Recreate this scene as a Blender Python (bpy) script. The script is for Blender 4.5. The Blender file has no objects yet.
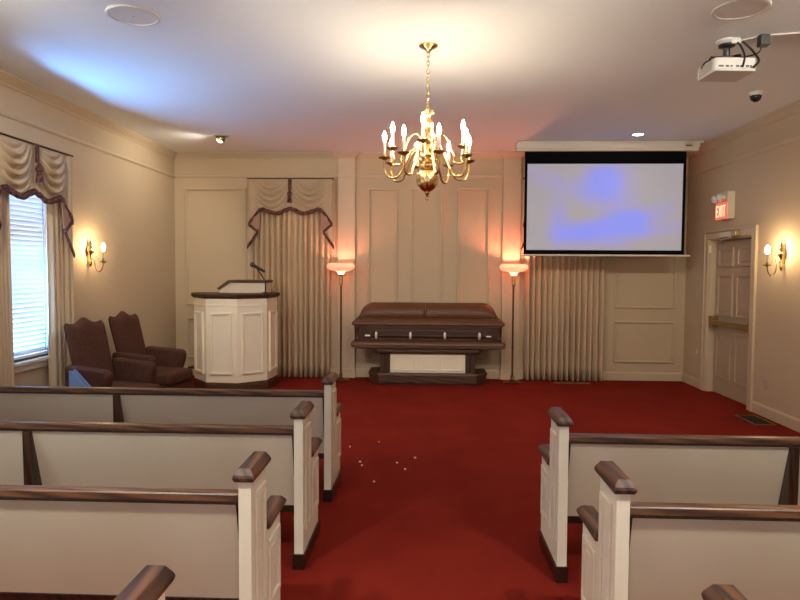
import bpy, math, random
from mathutils import Vector, Matrix
random.seed(7)
PI = math.pi
SC = bpy.context.scene
COL = SC.collection
R = math.radians

# ------------------------------------------------------------------ mesh builder
class MB:
    def __init__(self): self.v = []; self.f = []
    def add(self, vs, fs):
        b = len(self.v); self.v += [tuple(p) for p in vs]; self.f += [tuple(i + b for i in f) for f in fs]; return self
    def box(self, x0, x1, y0, y1, z0, z1):
        if x0 > x1: x0, x1 = x1, x0
        if y0 > y1: y0, y1 = y1, y0
        return self.add([(x0,y0,z0),(x1,y0,z0),(x1,y1,z0),(x0,y1,z0),(x0,y0,z1),(x1,y0,z1),(x1,y1,z1),(x0,y1,z1)],
                        [(3,2,1,0),(4,5,6,7),(0,1,5,4),(1,2,6,5),(2,3,7,6),(3,0,4,7)])
    def prism(self, poly, axis, a, b):
        """poly: 2D points; extruded along axis from a to b. axis x: (y,z); y: (x,z); z: (x,y)."""
        n = len(poly)
        def p(q, t): return (t, q[0], q[1]) if axis == 'x' else (q[0], t, q[1]) if axis == 'y' else (q[0], q[1], t)
        vs = [p(q, a) for q in poly] + [p(q, b) for q in poly]
        fs = [tuple(range(n)), tuple(range(2*n-1, n-1, -1))]
        for i in range(n):
            j = (i + 1) % n; fs.append((i, i + n, j + n, j))
        return self.add(vs, fs)
    def frustum(self, p0, z0, p1, z1):
        n = len(p0)
        vs = [(x, y, z0) for x, y in p0] + [(x, y, z1) for x, y in p1]
        fs = [tuple(range(n-1, -1, -1)), tuple(range(n, 2*n))]
        for i in range(n):
            j = (i + 1) % n; fs.append((i, j, j + n, i + n))
        return self.add(vs, fs)
    def lathe(self, prof, n=20, c=(0,0,0), M=None):
        """prof: (r, z) list, closed at the ends when r = 0"""
        vs = []; fs = []
        for r, z in prof:
            for k in range(n):
                a = 2*PI*k/n; p = Vector((r*math.cos(a), r*math.sin(a), z))
                if M is not None: p = M @ p
                vs.append((p[0]+c[0], p[1]+c[1], p[2]+c[2]))
        for i in range(len(prof)-1):
            for k in range(n):
                k2 = (k+1) % n
                fs.append((i*n+k, i*n+k2, (i+1)*n+k2, (i+1)*n+k))
        if prof[0][0] > 1e-6: fs.append(tuple(range(n-1, -1, -1)))
        if prof[-1][0] > 1e-6: fs.append(tuple((len(prof)-1)*n+k for k in range(n)))
        return self.add(vs, fs)
    def tube(self, pts, r, n=8):
        pts = [Vector(p) for p in pts]; m = len(pts)
        rr = r if isinstance(r, (list, tuple)) else [r]*m
        vs = []; fs = []; up = None
        for i, p in enumerate(pts):
            t = (pts[min(i+1, m-1)] - pts[max(i-1, 0)]).normalized()
            if up is None:
                up = Vector((0,0,1)) if abs(t.z) < .9 else Vector((1,0,0))
            s = t.cross(up).normalized(); up = s.cross(t).normalized()
            for k in range(n):
                a = 2*PI*k/n
                vs.append(p + (s*math.cos(a) + up*math.sin(a))*rr[i])
        for i in range(m-1):
            for k in range(n):
                k2 = (k+1) % n; fs.append((i*n+k, i*n+k2, (i+1)*n+k2, (i+1)*n+k))
        fs.append(tuple(range(n-1,-1,-1))); fs.append(tuple((m-1)*n+k for k in range(n)))
        return self.add(vs, fs)
    def grid(self, fn, nu, nv):
        vs = [fn(i/nu, j/nv) for j in range(nv+1) for i in range(nu+1)]
        fs = [(j*(nu+1)+i, j*(nu+1)+i+1, (j+1)*(nu+1)+i+1, (j+1)*(nu+1)+i) for j in range(nv) for i in range(nu)]
        return self.add(vs, fs)
    def frame(self, axis, t, u0, u1, z0, z1, w, d):
        """moulding frame on a plane: axis 'y' plane y=t (u is x), axis 'x' plane x=t (u is y); sticks out by d"""
        for a0, a1, b0, b1 in ((u0,u1,z0,z0+w),(u0,u1,z1-w,z1),(u0,u0+w,z0+w,z1-w),(u1-w,u1,z0+w,z1-w)):
            if axis == 'y': self.box(a0,a1,t,t+d,b0,b1)
            else: self.box(t,t+d,a0,a1,b0,b1)
        return self
    def build(self, name, mat, parent=None, smooth=None, bevel=0, seg=2, solid=0, sub=0):
        me = bpy.data.meshes.new(name); me.from_pydata(self.v, [], self.f); me.update()
        o = bpy.data.objects.new(name, me); COL.objects.link(o)
        if mat: me.materials.append(mat)
        import bmesh
        bm = bmesh.new(); bm.from_mesh(me)
        if not solid: bmesh.ops.recalc_face_normals(bm, faces=bm.faces)
        bm.to_mesh(me); bm.free()
        if smooth is not None:
            me.shade_smooth()
            if smooth < 180: me.set_sharp_from_angle(angle=R(smooth))
        if bevel:
            b = o.modifiers.new('bevel', 'BEVEL'); b.width = bevel; b.segments = seg; b.limit_method = 'ANGLE'; b.angle_limit = R(30)
        if solid:
            s = o.modifiers.new('solid', 'SOLIDIFY'); s.thickness = solid; s.offset = 0
        if sub:
            s = o.modifiers.new('sub', 'SUBSURF'); s.levels = sub; s.render_levels = sub
        if parent is not None: o.parent = parent
        return o

def smooth_path(pts, n=8):
    """Catmull-Rom through the points"""
    P = [Vector(p) for p in pts]; P = [P[0]*2-P[1]] + P + [P[-1]*2-P[-2]]
    out = []
    for i in range(1, len(P)-2):
        for k in range(n):
            t = k/n; a, b, c, d = P[i-1], P[i], P[i+1], P[i+2]
            out.append(.5*((2*b) + (c-a)*t + (2*a-5*b+4*c-d)*t*t + (3*b-a-3*c+d)*t**3))
    out.append(P[-2]); return out

def tag(o, label=None, cat=None, group=None, kind=None):
    if label: o['label'] = label
    if cat: o['category'] = cat
    if group: o['group'] = group
    if kind: o['kind'] = kind
    return o
def thing(name, loc, label, cat, group=None, rz=0):
    o = bpy.data.objects.new(name, None); COL.objects.link(o); o.location = loc; o.rotation_euler = (0,0,rz); o.empty_display_size = .1
    return tag(o, label, cat, group)
def setting(name, loc=(0,0,0)):
    o = bpy.data.objects.new(name, None); COL.objects.link(o); o.location = loc; o['kind'] = 'structure'; return o
def kids(o): return [c for c in bpy.data.objects if c.parent == o]
def dup(o, parent=None):
    c = o.copy(); COL.objects.link(c)
    if parent is not None: c.parent = parent
    for ch in kids(o): dup(ch, c)
    return c

# ------------------------------------------------------------------ materials
def mat(name, col, rough=.6, metal=0, spec=.5, bump=0, bscale=200, var=0, vscale=4, emit=None, es=0, sheen=0, trans=0, alpha=None):
    m = bpy.data.materials.new(name); m.use_nodes = True
    nt = m.node_tree; b = nt.nodes['Principled BSDF']
    b.inputs['Base Color'].default_value = (*col, 1); b.inputs['Roughness'].default_value = rough
    b.inputs['Metallic'].default_value = metal; b.inputs['Specular IOR Level'].default_value = spec
    if sheen: b.inputs['Sheen Weight'].default_value = sheen
    tc = nt.nodes.new('ShaderNodeTexCoord')
    if var:
        n = nt.nodes.new('ShaderNodeTexNoise'); n.inputs['Scale'].default_value = vscale; n.inputs['Detail'].default_value = 6
        nt.links.new(tc.outputs['Object'], n.inputs['Vector'])
        r = nt.nodes.new('ShaderNodeValToRGB')
        r.color_ramp.elements[0].position = .3; r.color_ramp.elements[1].position = .7
        r.color_ramp.elements[0].color = (*[c*(1-var) for c in col], 1); r.color_ramp.elements[1].color = (*[min(1, c*(1+var)) for c in col], 1)
        nt.links.new(n.outputs['Fac'], r.inputs['Fac']); nt.links.new(r.outputs['Color'], b.inputs['Base Color'])
    if bump:
        n = nt.nodes.new('ShaderNodeTexNoise'); n.inputs['Scale'].default_value = bscale; n.inputs['Detail'].default_value = 4
        nt.links.new(tc.outputs['Object'], n.inputs['Vector'])
        bp = nt.nodes.new('ShaderNodeBump'); bp.inputs['Strength'].default_value = bump; bp.inputs['Distance'].default_value = .01
        nt.links.new(n.outputs['Fac'], bp.inputs['Height']); nt.links.new(bp.outputs['Normal'], b.inputs['Normal'])
    if emit:
        b.inputs['Emission Color'].default_value = (*emit, 1); b.inputs['Emission Strength'].default_value = es
    if trans:
        t = nt.nodes.new('ShaderNodeBsdfTranslucent'); t.inputs['Color'].default_value = (*col, 1)
        mx = nt.nodes.new('ShaderNodeMixShader'); mx.inputs['Fac'].default_value = trans
        out = nt.nodes['Material Output']
        nt.links.new(b.outputs['BSDF'], mx.inputs[1]); nt.links.new(t.outputs['BSDF'], mx.inputs[2]); nt.links.new(mx.outputs['Shader'], out.inputs['Surface'])
    return m

def wood(name, dark, light, axis='x', rough=.28, scale=9, coat=.3):
    m = bpy.data.materials.new(name); m.use_nodes = True
    nt = m.node_tree; b = nt.nodes['Principled BSDF']; b.inputs['Roughness'].default_value = rough
    b.inputs['Coat Weight'].default_value = coat; b.inputs['Coat Roughness'].default_value = .2
    tc = nt.nodes.new('ShaderNodeTexCoord'); mp = nt.nodes.new('ShaderNodeMapping')
    s = {'x': (.12,1,1), 'y': (1,.12,1), 'z': (1,1,.12)}[axis]
    mp.inputs['Scale'].default_value = s
    nt.links.new(tc.outputs['Object'], mp.inputs['Vector'])
    n = nt.nodes.new('ShaderNodeTexNoise'); n.inputs['Scale'].default_value = scale*5; n.inputs['Detail'].default_value = 8; n.inputs['Roughness'].default_value = .65; n.inputs['Distortion'].default_value = .6
    nt.links.new(mp.outputs['Vector'], n.inputs['Vector'])
    w = nt.nodes.new('ShaderNodeTexWave'); w.wave_type = 'BANDS'; w.bands_direction = 'DIAGONAL'; w.inputs['Scale'].default_value = scale*1.5; w.inputs['Distortion'].default_value = 6; w.inputs['Detail'].default_value = 3
    nt.links.new(mp.outputs['Vector'], w.inputs['Vector'])
    mx = nt.nodes.new('ShaderNodeMath'); mx.operation = 'MULTIPLY_ADD'; mx.inputs[1].default_value = .35
    nt.links.new(w.outputs['Fac'], mx.inputs[0])
    hf = nt.nodes.new('ShaderNodeMath'); hf.operation = 'MULTIPLY'; hf.inputs[1].default_value = .65
    nt.links.new(n.outputs['Fac'], hf.inputs[0]); nt.links.new(hf.outputs[0], mx.inputs[2])
    r = nt.nodes.new('ShaderNodeValToRGB'); r.color_ramp.elements[0].position = .3; r.color_ramp.elements[1].position = .68
    r.color_ramp.elements[0].color = (*dark, 1); r.color_ramp.elements[1].color = (*light, 1)
    nt.links.new(mx.outputs[0], r.inputs['Fac']); nt.links.new(r.outputs['Color'], b.inputs['Base Color'])
    return m

def carpet_mat():
    m = bpy.data.materials.new('carpet'); m.use_nodes = True
    nt = m.node_tree; b = nt.nodes['Principled BSDF']; b.inputs['Roughness'].default_value = .95; b.inputs['Specular IOR Level'].default_value = .08
    tc = nt.nodes.new('ShaderNodeTexCoord')
    n = nt.nodes.new('ShaderNodeTexNoise'); n.inputs['Scale'].default_value = 350; n.inputs['Detail'].default_value = 3
    n2 = nt.nodes.new('ShaderNodeTexNoise'); n2.inputs['Scale'].default_value = 2.2; n2.inputs['Detail'].default_value = 5
    nt.links.new(tc.outputs['Object'], n.inputs['Vector']); nt.links.new(tc.outputs['Object'], n2.inputs['Vector'])
    r = nt.nodes.new('ShaderNodeValToRGB'); r.color_ramp.elements[0].position = .3; r.color_ramp.elements[1].position = .75
    r.color_ramp.elements[0].color = CARPET_A; r.color_ramp.elements[1].color = CARPET_B
    ad = nt.nodes.new('ShaderNodeMath'); ad.operation = 'MULTIPLY_ADD'; ad.inputs[1].default_value = .45
    h = nt.nodes.new('ShaderNodeMath'); h.operation = 'MULTIPLY'; h.inputs[1].default_value = .55
    nt.links.new(n.outputs['Fac'], ad.inputs[0]); nt.links.new(n2.outputs['Fac'], h.inputs[0]); nt.links.new(h.outputs[0], ad.inputs[2])
    nt.links.new(ad.outputs[0], r.inputs['Fac']); nt.links.new(r.outputs['Color'], b.inputs['Base Color'])
    bp = nt.nodes.new('ShaderNodeBump'); bp.inputs['Strength'].default_value = .5; bp.inputs['Distance'].default_value = .01
    nt.links.new(n.outputs['Fac'], bp.inputs['Height']); nt.links.new(bp.outputs['Normal'], b.inputs['Normal'])
    return m
CARPET_A = (.16,.011,.0065,1); CARPET_B = (.25,.023,.013,1)

def glass_mat(name='window_glass'):
    m = bpy.data.materials.new(name); m.use_nodes = True
    nt = m.node_tree; out = nt.nodes['Material Output']
    t = nt.nodes.new('ShaderNodeBsdfTransparent'); t.inputs['Color'].default_value = (.93,.96,.97,1)
    g = nt.nodes.new('ShaderNodeBsdfGlossy'); g.inputs['Roughness'].default_value = .02
    mx = nt.nodes.new('ShaderNodeMixShader'); mx.inputs['Fac'].default_value = .07
    nt.links.new(t.outputs[0], mx.inputs[1]); nt.links.new(g.outputs[0], mx.inputs[2]); nt.links.new(mx.outputs[0], out.inputs['Surface'])
    return m

def emis(name, col, s):
    m = bpy.data.materials.new(name); m.use_nodes = True
    nt = m.node_tree; nt.nodes.remove(nt.nodes['Principled BSDF'])
    e = nt.nodes.new('ShaderNodeEmission'); e.inputs['Color'].default_value = (*col, 1); e.inputs['Strength'].default_value = s
    nt.links.new(e.outputs[0], nt.nodes['Material Output'].inputs['Surface']); return m

def fringe_mat():
    m = bpy.data.materials.new('fringe'); m.use_nodes = True
    nt = m.node_tree; b = nt.nodes['Principled BSDF']; b.inputs['Roughness'].default_value = .9
    tc = nt.nodes.new('ShaderNodeTexCoord')
    n = nt.nodes.new('ShaderNodeTexNoise'); n.inputs['Scale'].default_value = 45; n.inputs['Detail'].default_value = 2
    nt.links.new(tc.outputs['Object'], n.inputs['Vector'])
    r = nt.nodes.new('ShaderNodeValToRGB'); r.color_ramp.elements[0].position = .42; r.color_ramp.elements[1].position = .62
    r.color_ramp.elements[0].color = (.03,.012,.012,1); r.color_ramp.elements[1].color = (.17,.06,.045,1)
    nt.links.new(n.outputs['Fac'], r.inputs['Fac']); nt.links.new(r.outputs['Color'], b.inputs['Base Color'])
    return m

def screen_mat():
    """projected picture: pale grey field with soft blue shapes, in the picture's own object space (metres)"""
    m = bpy.data.materials.new('projected_picture'); m.use_nodes = True
    nt = m.node_tree; b = nt.nodes['Principled BSDF']
    tc = nt.nodes.new('ShaderNodeTexCoord')
    acc = None
    def math_(op, a, v):
        k = nt.nodes.new('ShaderNodeMath'); k.operation = op; nt.links.new(a, k.inputs[0])
        if isinstance(v, (int, float)): k.inputs[1].default_value = v
        else: nt.links.new(v, k.inputs[1])
        k.use_clamp = False; return k.outputs[0]
    for cx, cz, sx, sz, rot, amp in ((-.08,.27,.26,.22,0,.95),(.02,.42,.22,.16,0,.6),(.15,-.20,.62,.13,14,.8),(-.6,-.2,.13,.30,0,.55),(.42,-.22,.2,.14,0,.8),(-.25,-.36,.4,.15,0,.8),(.2,.05,.22,.5,0,.45),(-.6,.3,.45,.12,-25,.3),(.55,-.33,.5,.09,12,.45)):
        mp = nt.nodes.new('ShaderNodeMapping'); mp.vector_type = 'TEXTURE'
        mp.inputs['Location'].default_value = (cx,0,cz); mp.inputs['Rotation'].default_value = (0,-R(rot),0); mp.inputs['Scale'].default_value = (sx*1.5,1,sz*1.5)
        nt.links.new(tc.outputs['Object'], mp.inputs['Vector'])
        g = nt.nodes.new('ShaderNodeTexGradient'); g.gradient_type = 'SPHERICAL'
        nt.links.new(mp.outputs['Vector'], g.inputs['Vector'])
        o = math_('MULTIPLY', g.outputs['Fac'], amp)
        acc = o if acc is None else math_('ADD', acc, o)
    r = nt.nodes.new('ShaderNodeValToRGB'); e = r.color_ramp.elements
    e[0].position = 0; e[0].color = (.36,.34,.39,1); e[1].position = .9; e[1].color = (.19,.27,1.1,1)
    x = e.new(.35); x.color = (.33,.31,.68,1)
    nt.links.new(acc, r.inputs['Fac'])
    b.inputs['Base Color'].default_value = (.22,.22,.22,1); b.inputs['Roughness'].default_value = .9; b.inputs['Specular IOR Level'].default_value = .05
    nt.links.new(r.outputs['Color'], b.inputs['Emission Color']); b.inputs['Emission Strength'].default_value = SCREEN_E
    return m

# ---- tuning values

WALL = (.52,.41,.27); TRIMC = (.54,.43,.29); CEIL = (.79,.835,.865)
SCREEN_E = .34
BULB_E = 132; SCONCE_E = 200; TORCH_R = 470; TORCH_L = 210
EXPOSURE = 1.0
DOWN = 300
SKY = (.80,.90,1.0); SKY_E = 3.6

M = dict(
    wall=mat('wall_paint', WALL, .75, bump=.05, bscale=60),
    ceil=mat('ceiling_paint', CEIL, .8, bump=.04, bscale=80),
    trim=mat('trim_paint', TRIMC, .5),
    carpet=carpet_mat(),
    pewwhite=mat('pew_white_paint', (.80,.75,.61), .38, var=.03, vscale=9),
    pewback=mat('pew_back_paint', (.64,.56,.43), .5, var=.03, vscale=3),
    pulpitwhite=mat('pulpit_paint', (.84,.77,.61), .4, var=.02),
    walnut_x=wood('walnut_rail', (.045,.018,.009), (.15,.062,.027), 'x', rough=.42, coat=.08),
    walnut_y=wood('walnut_cap', (.022,.010,.008), (.135,.055,.026), 'y', rough=.45, scale=7, coat=.05),
    walnut_z=wood('walnut_upright', (.018,.008,.005), (.06,.026,.014), 'z'),
    dark=wood('dark_plinth', (.012,.006,.004), (.035,.016,.01), 'y'),
    mahog=wood('casket_wood', (.075,.028,.009), (.135,.052,.018), 'x', rough=.5, coat=0),
    mahogd=wood('casket_dark_wood', (.036,.013,.005), (.058,.020,.007), 'x', rough=.5, coat=0),
    bierw=wood('bier_wood', (.035,.014,.006), (.10,.040,.017), 'x', rough=.5, coat=0),
    curtain=mat('curtain_fabric', (.62,.48,.32), .85, spec=.2, bump=.08, bscale=300, trans=.16),
    valance=mat('valance_fabric', (.47,.36,.235), .8, spec=.2, bump=.05, bscale=200),
    lining=mat('valance_lining', (.36,.21,.15), .85),
    fringe=fringe_mat(),
    cord=mat('dark_cord', (.03,.014,.012), .8),
    condm=mat('conduit_paint', (.50,.47,.45), .7),
    slat=mat('blind_slat', (.66,.66,.68), .5, trans=.22),
    sash=mat('window_sash', (.70,.66,.58), .45),
    glass=glass_mat(),
    brass=mat('brass', (.72,.52,.22), .22, metal=1),
    brassd=mat('aged_brass', (.42,.29,.12), .32, metal=1),
    bronze=mat('lamp_bronze', (.16,.075,.035), .35, metal=.9),
    candle=mat('candle_sleeve', (.42,.38,.31), .6, spec=.2),
    bulb=emis('candle_bulb', (1,.80,.56), BULB_E),
    sbulb=emis('sconce_bulb', (1,.72,.40), SCONCE_E),
    tbulb_r=emis('torchiere_bulb_right', (1,.30,.19), TORCH_R),
    tbulb_l=emis('torchiere_bulb_left', (1,.36,.25), TORCH_L),
    opal=mat('opal_glass', (.95,.78,.70), .3, trans=.88),
    dlight=emis('downlight_lens', (1,.80,.56), 12),
    chair=mat('chair_upholstery', (.072,.030,.020), .9, spec=.15, bump=.15, bscale=250, var=.25, vscale=45),
    chairw=wood('chair_leg_wood', (.02,.009,.005), (.07,.03,.015), 'z'),
    silver=mat('silver_handle', (.85,.83,.79), .35, metal=.55),
    black=mat('black_plastic', (.012,.012,.013), .4),
    blackfab=mat('screen_border', (.004,.004,.005), .9, spec=.05),
    screenpic=screen_mat(),
    whitemetal=mat('white_metal', (.62,.57,.50), .4),
    projw=mat('projector_shell', (.55,.535,.51), .5),
    grille=mat('grille_grey', (.40,.38,.36), .6),
    domeg=mat('dome_glass', (.015,.015,.017), .08),
    exitbox=mat('exit_housing', (.60,.55,.40), .45),
    exitred=mat('exit_red', (.55,.04,.02), .4, emit=(1,.10,.05), es=.75),
    exitlet=mat('exit_letter', (.9,.35,.2), .4, emit=(1,.45,.28), es=1.0),
    plate=mat('wall_plate', (.42,.35,.25), .4),
    platew=mat('white_plate', (.75,.70,.62), .4),
    doorp=mat('door_paint', (.43,.335,.225), .5),
    doorclose=mat('closer_case', (.62,.55,.42), .4),
    vent=mat('vent_metal', (.05,.04,.02), .5, metal=.5),
    blue=mat('blue_card', (.16,.30,.62), .6),
    paper=mat('paper_scrap', (.85,.80,.72), .8),
    desk=mat('desk_paint', (.66,.58,.45), .45),
)

# ------------------------------------------------------------------ room
XL, XR, H, D, YN = -3.78, 3.783, 3.327, 9.371, -3.2
T = .14
MB().box(XL-T, XR+T, YN-T, D+T, -.1, 0).build('floor', M['carpet'])['kind'] = 'structure'
MB().box(XL-T, XR+T, YN-T, D+T, H, H+.1).build('ceiling', M['ceil'])['kind'] = 'structure'

def wall(name, axis, t0, t1, u0, u1, openings):
    """solid wall with rectangular openings (ua, ub, za, zb)"""
    b = MB(); us = sorted({u0, u1, *[o[0] for o in openings], *[o[1] for o in openings]})
    for a, c in zip(us[:-1], us[1:]):
        mid = (a+c)/2; ops = sorted([(o[2], o[3]) for o in openings if o[0] < mid < o[1]])
        z = 0
        for za, zb in ops + [(H, H)]:
            if za > z + 1e-4:
                if axis == 'x': b.box(t0, t1, a, c, z, za)
                else: b.box(a, c, t0, t1, z, za)
            z = zb
    o = b.build(name, M['wall']); o['kind'] = 'structure'; return o

WIN = (5.45, 6.25, .74, 2.50)             # the window with the blind in the left wall
BWL = (-2.48,-1.52,.90,2.75); BWR = (1.54,2.50,.90,2.75)
NEARW = [(1.6,2.5,.74,2.50)]  # unseen left wall window, added to bring in daylight
wall('wall_left', 'x', XL-T, XL, YN, D+T, [WIN] + NEARW)
wall('wall_right', 'x', XR, XR+T, YN, D+T, [(7.49,8.61,0,2.04)])
wall('wall_back', 'y', D, D+T, XL, XR, [BWL, BWR])
wall('wall_front', 'y', YN-T, YN, XL, XR, [(-2.6,-1.2,.8,2.5),(1.2,2.6,.8,2.5)])  # unseen windows added in this wall for daylight from behind

trim_n = [0]
def trim(b, m='trim', bevel=.006, smooth=None):
    trim_n[0] += 1
    o = b.build('trim_%d' % trim_n[0], M[m], bevel=bevel, smooth=smooth); o['kind'] = 'structure'; return o
# crown profile: (out, z)
def crown(out): 
    return [(0,H-.085),(.012,H-.085),(.018,H-.07),(.035,H-.055),(.065,H-.03),(.075,H-.018),(out,H-.015),(out,H-.001),(0,H-.001)]
CR = .088
trim(MB().prism([(XL+a, z) for a, z in crown(CR)], 'y', YN, D), bevel=0)
trim(MB().prism([(XR-a, z) for a, z in crown(CR)], 'y', YN, D), bevel=0)
trim(MB().prism([(D-a, z) for a, z in crown(CR)], 'x', XL, XR), bevel=0)
# frieze moulding (picture rail)
FZ = 2.985
def rail(out=.022): return [(0,FZ-.02),(out*.5,FZ-.02),(out,FZ-.004),(out,FZ+.012),(out*.4,FZ+.02),(0,FZ+.02)]
trim(MB().prism([(XL+a, z) for a, z in rail()], 'y', YN, D), bevel=0)
trim(MB().prism([(XR-a, z) for a, z in rail()], 'y', YN, D), bevel=0)
b = MB()
for x0, x1 in ((XL,-1.315),(-1.055,1.115),(1.37,XR)): b.prism([(D-a, z) for a, z in rail()], 'x', x0, x1)
trim(b, bevel=0)
# pilasters with their own cap of crown and frieze bead
for x0, x1 in ((-1.312,-1.056),(1.115,1.371)):
    b = MB().box(x0, x1, D-.06, D, 0, H-.002)
    b.box(x0-.012, x1+.012, D-.075, D, FZ-.018, FZ+.018)
    b.box(x0-.012, x1+.012, D-.075, D, 0, .135)
    n = lambda a: [(x0-a, D), (x0-a, D-.06-a), (x1+a, D-.06-a), (x1+a, D)]
    pr = crown(CR)
    for (a0, z0), (a1, z1) in zip(pr[1:7], pr[2:8]): b.frustum(n(a0), z0, n(a1), z1)
    trim(b, bevel=.004)
# wall panels (moulding frames) on the back wall
def panel(x0, x1, z0, z1, w=.032, d=.03):
    b = MB(); b.frame('y', D, x0, x1, z0, z1, w, -d)
    b.frame('y', D, x0+.008, x1-.008, z0+.008, z1-.008, w-.016, -d-.008)
    trim(b, bevel=.005)
for x0, x1 in ((-3.61,-2.68),(-.869,-.425),(-.233,.238),(.451,.927),(2.765,3.645)):
    panel(x0, x1, 1.065, 2.815); panel(x0, x1, .265, .88)
# baseboards
def bb(poly, axis, a, c, name):
    o = MB().prism(poly, axis, a, c).build(name, M['trim'], bevel=.004); o['kind'] = 'structure'
def bprof(s, w): return [(w,0),(w+s*.018,0),(w+s*.018,.105),(w+s*.010,.125),(w,.13)]
bb(bprof(1, XL), 'y', YN, D, 'baseboard_left')
b = MB()
b.prism(bprof(-1, XR), 'y', YN, 7.40); b.prism(bprof(-1, XR), 'y', 8.70, D)
o = b.build('baseboard_right', M['trim'], bevel=.004); o['kind'] = 'structure'
b = MB()
for x0, x1 in ((XL+.02,-1.325),(-1.043,1.102),(1.384,XR-.02)): b.prism(bprof(-1, D), 'x', x0, x1)
o = b.build('baseboard_back', M['trim'], bevel=.004); o['kind'] = 'structure'

# ---- windows
def window(n, axis, t, s, u0, u1, z0, z1, sill=True):
    """axis x: wall plane x = t, room side direction s; u along y"""
    root = setting('window_%d' % n)
    def bx(b, a0, a1, c0, c1, e0, e1):
        return b.box(a0, a1, c0, c1, e0, e1) if axis == 'x' else b.box(c0, c1, a0, a1, e0, e1)
    o0, o1 = t - s*.13, t - s*.085
    f = MB()
    for (p, q, r_, w) in ((u0,u0+.045,z0,z1),(u1-.045,u1,z0,z1),(u0,u1,z1-.05,z1),(u0,u1,z0,z0+.06),(u0,u1,(z0+z1)/2-.02,(z0+z1)/2+.02)):
        bx(f, o0, o1, p, q, r_, w)
    f.build('window_frame', M['sash'], root, bevel=.004)
    g = MB(); bx(g, t-s*.110, t-s*.106, u0+.04, u1-.04, z0+.04, z1-.04); g.build('window_pane', M['glass'], root)
    c = MB()
    for (p, q, r_, w) in ((u0-.10,u0,z0-.02,z1+.10),(u1,u1+.10,z0-.02,z1+.10),(u0,u1,z1,z1+.10)):
        bx(c, t, t+s*.022, p, q, r_, w)
    c.build('window_casing', M['trim'], root, bevel=.005)
    k = MB(); bx(k, t-s*.085, t+s*.05, u0-.06, u1+.06, z0-.035, z0); bx(k, t, t+s*.02, u0-.08, u1+.08, z0-.10, z0-.035)
    k.build('window_sill', M['sash'], root, bevel=.006)
    return root
window(1, 'x', XL, 1, *WIN)
window(2, 'y', D, -1, *BWL)
window(3, 'y', D, -1, *BWR)
window(4, 'x', XL, 1, *NEARW[0])
window(5, 'y', YN, 1, -2.6,-1.2,.8,2.5)
window(6, 'y', YN, 1, 1.2,2.6,.8,2.5)

# ---- venetian blind in the left window
t = thing('venetian_blind', (XL-.035, 5.85, .75), 'white venetian blind with daylight behind it in the left wall window', 'blind')
hw = .385
MB().box(-.03,.03,-hw,hw,1.69,1.745).build('head_rail', M['slat'], t, bevel=.004)
MB().box(-.026,.026,-hw,hw,.005,.03).build('bottom_rail', M['slat'], t, bevel=.004)
b = MB(); A = R(68); z = .06
while z < 1.68:
    n = 4; w = .052
    top = [((i/n-.5)*w*math.cos(A), z + (i/n-.5)*w*math.sin(A) + .004*(1-(2*i/n-1)**2)) for i in range(n+1)]
    b.prism(top + [(x_, z_-.0025) for x_, z_ in reversed(top)], 'y', -hw, hw); z += .0455
b.build('slats', M['slat'], t)
b = MB()
for y in (-.26,.26): b.box(-.029,-.027,y-.006,y+.006,.02,1.7); b.box(.027,.029,y-.006,y+.006,.02,1.7)
b.build('ladder_tape', M['slat'], t)

# ---- curtains: local frame x across, -y to the room, z up from the hem
def curtain_mb(w, h, folds, amp=.032, seed=0, flare=.0):
    rnd = random.Random(seed); ph = [rnd.uniform(-.5,.5) for _ in range(folds*2+2)]; am = [rnd.uniform(.6,1.2) for _ in range(folds*2+2)]
    def fn(u, v):
        k = u*folds; i = int(k); f = k - i
        j = ph[i]*(1-f) + ph[i+1]*f; a = am[i]*(1-f)+am[i+1]*f
        drift = .35*math.sin(v*2.1 + i*1.3)*(1-v)
        ang = 2*PI*(k + .22*j + .10*drift)
        y = amp*a*(math.sin(ang) + .28*math.sin(2*ang+.6))*(.75+.35*(1-v))
        x = (u-.5)*w*(1+flare*(1-v)) + .010*math.cos(ang)
        return (x, y, v*h)
    return MB().grid(fn, folds*14, 14)
def curtain(loc, rz, w, h, folds, label, group=None, seed=0, flare=0, amp=.046):
    t = thing('curtain', loc, label, 'curtain', group, rz)
    curtain_mb(w, h, folds, amp, seed, flare).build('curtain_panel', M['curtain'], t, smooth=180, solid=.004)
    MB().tube([(-w/2-.04,.0,h+.008),(w/2+.04,.0,h+.008)], .012, 8).build('curtain_rod', M['brassd'], t, smooth=60)
    return t
GC = 'full-length curtains'
curtain((-2.005, 9.272, .012), 0, 1.15, 2.86, 14, 'cream pleated curtain behind the pulpit, hanging to the floor on the back wall', GC, 3)
curtain((2.005, 9.272, .012), 0, 1.15, 2.86, 14, 'cream pleated curtain hanging below the projection screen on the back wall', GC, 5)
curtain((XL+.075, 5.335, .012), R(90), .25, 2.66, 5, 'cream curtain at the left edge of the blind, cut by the picture edge', GC, 8, amp=.028)
curtain((XL+.075, 6.235, .012), R(90), .40, 2.66, 5, 'cream curtain between the blind and the left brass wall sconce', GC, 11, amp=.030)

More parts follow.
